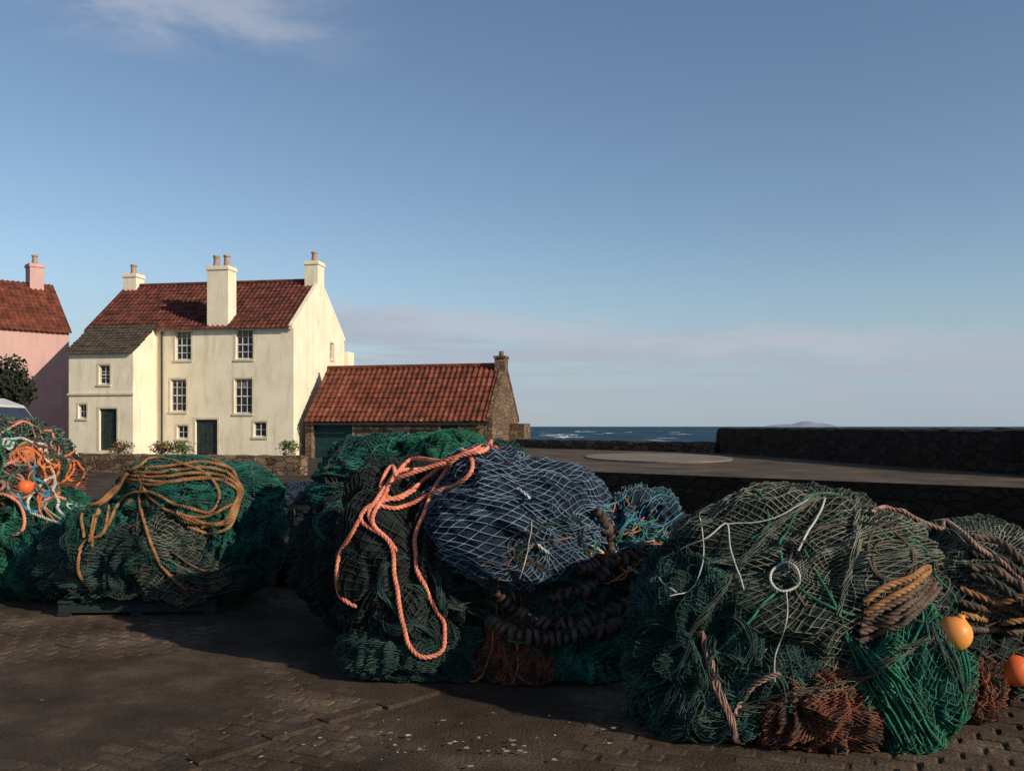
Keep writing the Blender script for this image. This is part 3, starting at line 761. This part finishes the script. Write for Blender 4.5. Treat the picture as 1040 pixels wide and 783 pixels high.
def rope(P, r, mat, name='rope', strands=3, pitch=6.0, sides=6, wander=0.0, seed=0):
    P, s = resample(P, max(r*.7, .006)); T, N, B = frames(P)
    st = []
    for k in range(strands):
        ph = 2*np.pi*k/strands + s/(r*pitch)*2*np.pi
        rr = np.full(len(P), r*.52)
        if wander:
            env = .35+.65*np.sin(np.pi*np.clip(s/s[-1], .02, .98))**.5
            rr = r*env*(.35+.9*np.abs(vn(np.stack([s*6, np.full(len(s), k*3.3), np.full(len(s), seed*1.7)], -1))))
            ph = ph + 2.0*vn(np.stack([s*5, np.full(len(s), k*5.3), np.full(len(s), seed*2.7)], -1))
        st.append(P+rr[:, None]*(np.cos(ph)[:, None]*N+np.sin(ph)[:, None]*B))
    st = np.array(st); rad = np.full(st.shape[:2], r*.56 if not wander else max(.0022, r*wander))
    st[..., 2] = np.maximum(st[..., 2], .008)
    V, F = tubes(st, np.broadcast_to(N, st.shape), rad, sides)
    return mesh_np(name, V, F, mat, None, True)

def discs(P, r, mat, gap=.05):
    P, s = resample(P, gap); T, N, B = frames(P); V = []; F = []; o = 0
    prof = [(-.4, .35), (-.38, .9), (-.2, 1.0), (.2, 1.0), (.38, .9), (.4, .35)]; n = 16
    for i in range(len(P)):
        rr = r*(1 if i % 3 else .62)*random.uniform(.92, 1.05); th = gap*.85
        tl = T[i] + .35*np.array([random.uniform(-1, 1) for _ in range(3)]); tl /= np.linalg.norm(tl)
        nn = N[i]-tl*N[i].dot(tl); nn /= np.linalg.norm(nn); bb = np.cross(tl, nn)
        for (x, q) in prof:
            for k in range(n):
                a = 2*math.pi*k/n; V.append(P[i]+tl*x*th+rr*q*(math.cos(a)*nn+math.sin(a)*bb))
        for q in range(len(prof)-1):
            for k in range(n): F.append([o+q*n+k, o+q*n+(k+1)%n, o+(q+1)*n+(k+1)%n, o+(q+1)*n+k])
        o += len(prof)*n
    return mesh_np('footrope_discs', np.array(V), np.array(F), mat, None, True)
rubber = noise_mat('rubber_discs', (0.028,0.020,0.016), (0.10,0.06,0.045), 12, .65, .3, 60, dist=.004)

def fl(name, c, r, mat, tilt=(0.4, 0.3, 1)):
    import bmesh
    bm = bmesh.new(); bmesh.ops.create_uvsphere(bm, u_segments=32, v_segments=20, radius=r)
    for v in bm.verts:
        if abs(v.co.z) > r*.9: v.co.z *= 1.06
    m = Matrix.Translation((0, 0, r*1.05))
    bmesh.ops.create_cone(bm, cap_ends=True, segments=16, radius1=r*.28, radius2=r*.2, depth=r*.3, matrix=m)
    bmesh.ops.create_cone(bm, cap_ends=True, segments=16, radius1=r*.2, radius2=r*.28, depth=r*.3, matrix=Matrix.Translation((0, 0, -r*1.05)))
    me = bpy.data.meshes.new(name); bm.to_mesh(me); bm.free(); me.materials.append(mat)
    me.polygons.foreach_set("use_smooth", [True]*len(me.polygons))
    ob = bpy.data.objects.new(name, me); COL.objects.link(ob); ob.location = c
    ob.rotation_euler = Vector(tilt).to_track_quat('Z', 'Y').to_euler(); return ob

def EL(pts, y):   # front-elevation sketch -> metres on the vertical plane at distance y
    s = y/900.0
    return [((a-520)*s, y, 1.6-(b-433)*s) for a, b in pts]

FN = dict(N=74, wr=.0021, off=.004, knots=False, sides=3, warp=.2)
FD = dict(N=104, wr=.0023, off=.006, knots=False, sides=3, warp=.2)
# ---------------- right pile
p1 = Pile((1.8, 5.0, .3))
p1.bundle((1.60, 5.05, .70), (.72, .56, .48), 1, core_m, [dict(m='greygreen', N=78, wr=.0031, axis=(-.3,-1,.6), warp=.17), dict(FD, m='ggfine', rot=.6)], fold=(.8,.1,.45), fa=.065)
p1.bundle((1.16, 4.85, .36), (.48, .42, .48), 2, core_m, [dict(m='darkteal', N=76, wr=.0028, axis=(-.5,-1,.3), rot=.9), dict(FN, m='teal')], fold=(.5,.3,.8), fa=.09, ff=6)
p1.bundle((1.98, 4.66, .26), (.33, .34, .40), 3, core_g, [dict(m='green', N=50, wr=.0033, axis=(.2,-1,.3), rot=.2), dict(FN, m='teal')], fold=(-.4,.2,1), fa=.08)
p1.bundle((1.54, 4.62, .14), (.33, .30, .24), 4, core_o, [dict(m='orange', N=64, wr=.0024), dict(FN, m='darkteal')], fa=.12)
p1.bundle((2.64, 5.15, .76), (.44, .46, .25), 5, core_m, [dict(m='greygreen', N=60, wr=.003, axis=(.1,-1,.5), rot=.6), dict(FD, m='ggfine')], fa=.07, fold=(.9,0,-.3))
p1.bundle((2.75, 5.55, .36), (.62, .5, .46), 6, core_m, [dict(m='olive', N=60, wr=.003, axis=(.1,-1,.3)), dict(FN, m='darkteal')], fa=.09)
p1.bundle((2.05, 5.1, .38), (.55, .5, .48), 7, core_m, [dict(m='darkteal', N=60, wr=.003)])
p1.bundle((2.42, 4.98, .16), (.24, .26, .22), 8, core_o, [dict(m='orange', N=50, wr=.0026)], fa=.1)
p1.bundle((1.1, 4.72, .10), (.34, .30, .16), 9, core_m, [dict(m='darkteal', N=50, wr=.0026)], fa=.1)
add = p1.children.append
p1.swags((1.2, 4.9, .3), 14, ['dt', 'dt', 'tl', 'dt'], 5, zmax=.75)
p1.swags((2.3, 5.0, .3), 12, ['dt', 'dt', 'ol'], 6, zmax=.7)
for k, q in enumerate([[(838,503),(800,522),(765,558),(730,602),(700,645)], [(870,506),(872,540),(862,585),(850,625)],
                       [(700,650),(690,690),(672,725),(660,750)], [(700,650),(715,690),(708,730),(700,755)], [(695,650),(665,668),(648,700),(640,730)], [(700,648),(672,630),(650,640),(636,668)],
                       [(925,535),(960,540),(1000,560),(1030,570)]]):
    add(rope(p1.lay(EL(q, 4.7), .012, lift=.1), .026 if k < 2 else .034, R_['gg' if k < 2 or k > 5 else 'dt'], name='net_fold', strands=18, wander=.08, pitch=24, sides=3, seed=k))
for k in range(6):
    add(rope(p1.lay(EL([(872+k, 652-k*8), (893, 645-k*9), (920, 632-k*9+random.uniform(-2,2)), (942, 612-k*8), (952-k*3, 596-k*4)], 4.7), .022), random.uniform(.014,.019), R_['tan' if k in (4, 5) else 'brown']))
for k in range(5):
    add(rope(p1.lay(EL([(985, 548+k*13), (1010, 552+k*14), (1035, 566+k*15), (1060, 590+k*15)], 4.8), .024), .022, R_['dark' if k % 2 else 'brown']))
for k in range(4):
    add(rope(p1.lay(EL([(975, 600+k*12), (1005, 610+k*10), (1030, 606+k*12), (1055, 600+k*12)], 4.8), .02), .018, R_['brown' if k % 2 else 'tan']))
add(rope(p1.lay(EL([(885,522),(900,514),(925,516),(950,522),(965,534),(985,550),(1012,567),(1040,594)], 5.0), .018, lift=1.6), .013, R_['pinkbrown']))
add(rope(p1.lay(EL([(712,640),(722,680),(735,715),(745,742),(748,760)], 4.4), .02), .026, R_['pinkbrown'], wander=.15, strands=10, pitch=10, seed=2, sides=4))
add(rope(p1.lay(EL([(745,725),(760,700),(775,688),(790,682)], 4.4), .02), .014, R_['pinkbrown'], strands=5, wander=.3, seed=3))
for k in range(5):
    add(rope(p1.lay(EL([(858+k*5, 645+k*3),(880+k*8, 692-k),(902+k*9, 730),(920+k*10, 765)], 4.4), .010), random.uniform(.005,.009), R_['greenr']))
for k in range(4):
    add(rope(p1.lay(EL([(960+k*4, 640),(975+k*3, 680),(978, 720),(970-k*4, 760)], 4.6), .012), random.uniform(.005,.009), R_['greenr']))
for q, r in (([(688,602),(670,590),(668,575),(690,558),(720,545),(738,530),(742,558),(755,598)], .0045), ([(738,532),(780,528),(820,508)], .0035),
             ([(838,508),(825,534),(812,558)], .006), ([(799,604),(798,632),(788,665),(785,690)], .0035), ([(712,528),(715,555),(712,582),(700,600),(680,605)], .0035)):
    add(rope(p1.lay(EL(q, 4.6), .012, lift=1.6), r, R_['white'], strands=3))
add(rope(p1.lay(EL([(797+15*math.cos(t), 588+16*math.sin(t)) for t in np.linspace(0, 2*math.pi, 14)], 4.45), .014, lift=2.0), .007, R_['white']))
for k in range(14):
    c = random.choice(['dark', 'brown', 'dark', 'greenr', 'dark', 'brown'])
    P_ = p1.scatter_path((1.9, 5.0, .3), random.randint(30, 90), .035, .006, 100+k, .8)
    add(rope(P_, random.choice([.004, .006, .007]), R_[c]))
of = noise_mat('orange_float', (0.70,0.25,0.05), (0.80,0.33,0.08), 4, .4, .05)
of2 = noise_mat('red_orange_float', (0.68,0.12,0.035), (0.78,0.17,0.05), 4, .4, .05)
def fl_on(p, a, b, y, r, m, tilt):
    q = p.lay(EL([(a, b), (a+.5, b), (a+1, b)], y), 0, smooth=0)[0]; v = (Vector((0,0,1.6))-Vector(q)).normalized()
    q = Vector(q)+v*r*.4; q.z = max(q.z, r*1.02); return fl('fishing_float', q, r, m, tilt)
fl_on(p1, 969, 643, 4.6, .085, of, (.3,-.2,1)); fl_on(p1, 1032, 681, 4.8, .088, of2, (1,.2,.4))
fl_on(p1, 1068, 668, 4.8, .088, of, (1,.2,.4))
p1.finish()

# ---------------- middle pile
p2 = Pile((-.2, 6.0, .3))
p2.bundle((-.01, 5.95, .98), (.60, .50, .45), 21, core_b, [dict(m='blue', N=50, wr=.0037, axis=(.1,-1,.55), rot=.15, asp=(1.2,.85), warp=.17), dict(FD, m='navy')], fa=.045, fold=(.8,0,-.5))
p2.bundle((-.64, 6.05, .62), (.53, .50, .68), 22, core_m, [dict(m='black', N=60, wr=.004), dict(FN, m='black')], fa=.08, fold=(.1,.1,1))
p2.bundle((-.60, 5.78, .14), (.44, .28, .20), 23, core_m, [dict(m='darkteal', N=56, wr=.0034), dict(FN, m='darkteal')], fa=.1)
p2.bundle((.05, 5.70, .14), (.24, .24, .20), 24, core_o, [dict(m='orange', N=52, wr=.003), dict(FN, m='orange')], fa=.12)
p2.bundle((.40, 5.75, .16), (.30, .26, .20), 25, core_g, [dict(m='teal', N=52, wr=.0035), dict(FN, m='green')], fa=.1)
p2.bundle((.25, 6.1, .42), (.55, .42, .42), 26, core_m, [dict(m='black', N=50, wr=.004), dict(FN, m='darkteal')], fa=.08)
p2.bundle((-.25, 6.3, .92), (.5, .45, .48), 27, core_m, [dict(m='teal', N=54, wr=.0034)], fa=.08)
p2.bundle((.86, 6.35, .78), (.36, .36, .30), 28, core_b, [dict(m='blue', N=36, wr=.0035), dict(FN, m='teal')], fa=.14)
p2.bundle((.85, 6.45, .38), (.48, .42, .42), 29, core_m, [dict(m='black', N=50, wr=.004), dict(FN, m='darkteal')], fa=.08)
add = p2.children.append
p2.swags((-.6, 6.0, .4), 12, ['dt', 'dt', 'dt', 'dark'], 15, zmax=1.2)
p2.swags((.6, 6.2, .4), 12, ['dt', 'dark', 'tl', 'dt'], 16, zmax=.85)
for k, q in enumerate([[(505,600),(530,622),(560,634),(600,632),(640,610)], [(500,632),(525,645),(560,650),(600,645),(640,632)], [(605,520),(620,550),(614,580),(590,600),(560,606)],
                       [(590,575),(625,572),(650,560)]]):
    A = p2.lay(EL(q, 5.7), .05, lift=.5); add(discs(A, .055 if k != 2 else .045, rubber)); add(rope(A, .012, R_['dark']))
for k in range(30):
    c = random.choice(['dark', 'brown', 'greenr', 'dark', 'bluer', 'greenr', 'dark', 'tan'])
    c = random.choice(['dark', 'brown', 'dark', 'greenr', 'dark']) if k < 18 else c
    P_ = p2.scatter_path((.1, 6.1, .5), random.randint(30, 80), .035, .006, 200+k, 1.0)
    if P_[:, 2].max() > 1.0: continue
    add(rope(P_, random.choice([.004, .006]), R_[c]))
for k in range(18):
    rs = random.Random(k); x = rs.uniform(612, 675); y = rs.uniform(515, 580); pts = [(x+rs.uniform(10, 30)*math.cos(t), y+rs.uniform(8, 28)*math.sin(t)) for t in np.linspace(0, 5.5, 7)]
    add(rope(p2.lay(EL(pts, 6.2), .008), rs.choice([.005, .008]), R_[rs.choice(['bluer', 'white', 'greenr', 'greenr', 'orange', 'tan', 'bluer'])]))
add(rope(p2.lay(EL([(506,585),(504,620),(500,655),(492,682),(484,700)], 5.5), .008, lift=1.8), .006, R_['tan']))
add(rope(p2.lay(EL([(528,585),(535,560),(540,530)], 5.5), .008, lift=1.8), .004, R_['white']))
for (a_, b_) in ((527,498),(545,553),(535,620),(600,555),(412,487)):
    q = p2.lay(EL([(a_, b_), (a_+8, b_+5), (a_+12, b_+8)], 5.6), .012, lift=1.5); add(rope(q, .010, R_['white'], strands=2))
fl_on(p2, 655, 578, 6.2, .06, of2, (1,.2,.4))
p2.finish()
def coral(ptslist, r):
    root = empty('coral_rope')
    for q in ptslist:
        o = rope(p2.lay(EL(q, 5.6), r, smooth=5), r, R_['coral'], name='rope_strand'); o.parent = root
coral([
 [(505,458),(492,450),(478,456),(462,470),(445,492),(432,520),(422,545),(425,580),(440,612),(452,640),(448,662),(430,668),(415,655),(408,625),(402,590),(398,555),(385,540),(365,530),(372,515),(392,508),(415,500),(440,480),(470,462)],
 [(500,449),(480,452),(455,456),(432,460),(412,470),(398,488),(388,508),(378,530),(395,548),(402,560)],
 [(365,528),(352,552),(342,572),(340,590),(350,608),(362,615)],
 [(470,458),(480,466),(478,482),(462,494),(440,502),(415,512),(395,518),(380,512),(370,520)],
 [(440,460),(420,458),(402,468),(390,486),(385,500),(400,508),(420,498)],
 [(500,455),(470,450),(445,468),(425,478),(405,478),(392,495),(375,520),(385,540)]], .0145)

# ---------------- green pile behind the middle
p3 = Pile((-1.1, 7.2, .3))
p3.bundle((-.95, 7.3, 1.10), (.62, .5, .38), 31, core_g, [dict(m='teal', N=70, wr=.003), dict(FN, m='teal')], fa=.07, fold=(.9,0,.3))
p3.bundle((-1.12, 7.2, .6), (.62, .55, .58), 32, core_m, [dict(m='black', N=60, wr=.004), dict(FN, m='darkteal')], fa=.07)
p3.bundle((-.50, 7.0, 1.38), (.30, .3, .17), 33, core_g, [dict(m='green', N=44, wr=.003), dict(FN, m='green')], fa=.09)
p3.swags((-1, 7.2, .7), 8, ['dt', 'tl', 'dt'], 35)
for k in range(6): p3.children.append(rope(p3.scatter_path((-1, 7.2, .8), 60, .035, .006, 300+k, 1.5), .006, R_[random.choice(['dark','greenr','dark'])]))
p3.finish()

# ---------------- left pile
p4 = Pile((-2.9, 8.0, .3))
p4.bundle((-2.85, 8.05, .90), (.66, .56, .36), 41, core_g, [dict(m='teal', N=80, wr=.0034), dict(FD, m='green')], fa=.07, fold=(.9,0,.3))
p4.bundle((-2.45, 7.95, .72), (.32, .5, .36), 42, core_g, [dict(m='teal', N=60, wr=.0032), dict(FN, m='teal')], fa=.08)
p4.bundle((-2.86, 7.60, .46), (.42, .30, .37), 43, core_m, [dict(m='greygreen', N=48, wr=.0036), dict(FN, m='ggfine')], fa=.06)
p4.bundle((-3.12, 8.05, .42), (.92, .7, .38), 44, core_m, [dict(m='darkteal', N=80, wr=.004), dict(FN, m='black')], fa=.08)
p4.bundle((-3.55, 7.9, .58), (.34, .42, .32), 45, core_g, [dict(m='teal', N=60, wr=.0032)], fa=.09)
p4.swags((-3, 8, .4), 12, ['dt', 'tl', 'dt', 'dt'], 45, zmax=.9)
add = p4.children.append
for k in range(12): add(rope(p4.scatter_path((-3, 8, .5), 70, .035, .006, 400+k, .9), .007, R_[random.choice(['dark','dark','brown'])]))
for k in range(5):
    rs = random.Random(50+k); add(rope(p4.lay(EL([(175+rs.uniform(-5,5), 560+k*9),(195, 574+k*8),(215, 580+k*6),(235, 570+k*7)], 7.4), .01), .009, R_['brown']))
p4.finish()
tr = empty('tan_rope_coil')
tl = []
for k in range(4):
    d = k*5
    tl.append([(92, 555-d),(100, 520-d),(112, 492),(130, 478+d*.5),(165, 474+d),(205, 470+d),(235, 478+d),(244, 500),(240, 522-d),(222, 532),(200-d, 528),(180, 520)])
tl += [[(150,475),(142,505),(150,540),(165,575),(190,600)], [(215,468),(238,480),(241,505),(232,530),(205,534)], [(80,560),(88,548),(105,540),(112,505),(118,480),(150,482)],
       [(85,545),(84,520),(95,500),(120,488),(160,492),(200,486),(232,488)], [(140,478),(150,500),(175,520),(210,524),(235,512)], [(82,560),(80,580),(95,600)],
       [(118,470),(160,466),(200,476),(222,498),(214,520),(180,512),(150,498),(125,505),(108,535)], [(230,480),(246,498),(236,530),(215,542),(190,535)]]
for q in tl:
    o = rope(p4.lay(EL(q, 7.6), .015, smooth=5), .014, R_['tan'], name='rope_strand'); o.parent = tr
pl = empty('wooden_pallet', (-3.2, 8.0, 0), math.radians(3))
pm = noise_mat('blue_green_pallet', (0.010,0.018,0.018), (0.022,0.036,0.033), 8, .9)
for k in range(3): box('bearer', (-.65, .65, -.5+k*.47, -.4+k*.47, .03, .11), pm, pl)
for k in range(7): box('slat', (-.65+k*.2, -.53+k*.2, -.52, .56, .112, .132), pm, pl)
for k in range(3): box('skid', (-.65+k*.6, -.55+k*.6, -.52, .56, .006, .028), pm, pl)

# ---------------- far-left pile
p5 = Pile((-4.7, 8.6, .3))
p5.bundle((-4.75, 8.6, .48), (.75, .6, .52), 51, core_g, [dict(m='green', N=70, wr=.0035), dict(FN, m='teal')], fa=.08)
p5.bundle((-4.85, 8.6, 1.02), (.52, .5, .40), 52, core_m, [dict(m='red', N=50, wr=.003), dict(FN, m='teal')], fa=.1)
p5.bundle((-4.98, 8.7, 1.32), (.44, .45, .30), 53, core_m, [dict(m='greygreen', N=40, wr=.004), dict(FN, m='teal')], fa=.14)
p5.bundle((-4.15, 8.3, .36), (.42, .42, .38), 54, core_m, [dict(m='teal', N=60, wr=.0035), dict(FN, m='darkteal')], fa=.08)
p5.swags((-4.8, 8.6, .8), 12, ['dt', 'tl', 'greenr', 'tl', 'gg'], 55)
add = p5.children.append
for k in range(54):
    c = random.choice(['coral', 'orange', 'white', 'dark', 'greenr', 'pinkbrown', 'brown', 'bluer', 'greenr', 'orange', 'coral'])
    add(rope(p5.scatter_path((-4.8, 8.6, .95), random.randint(20, 50), .05, .008, 500+k, 2.5), random.choice([.008, .012, .015]), R_[c]))
fl_on(p5, 26, 494, 8.2, .07, of2, (1,.2,.4))
p5.finish()

# ---------------- small dark pile
p6 = Pile((-2.2, 9.2, .3))
p6.bundle((-2.3, 9.3, .68), (.38, .36, .30), 61, core_b, [dict(m='navy', N=44, wr=.004), dict(FN, m='navy')], fa=.08)
p6.bundle((-2.15, 9.2, .36), (.55, .45, .42), 62, core_m, [dict(m='black', N=50, wr=.004)], fa=.08)
for k in range(8): p6.children.append(rope(p6.scatter_path((-2.2, 9.2, .5), 50, .04, .006, 600+k, 1.5), .007, R_[random.choice(['white','bluer','dark','brown'])]))
p6.finish()
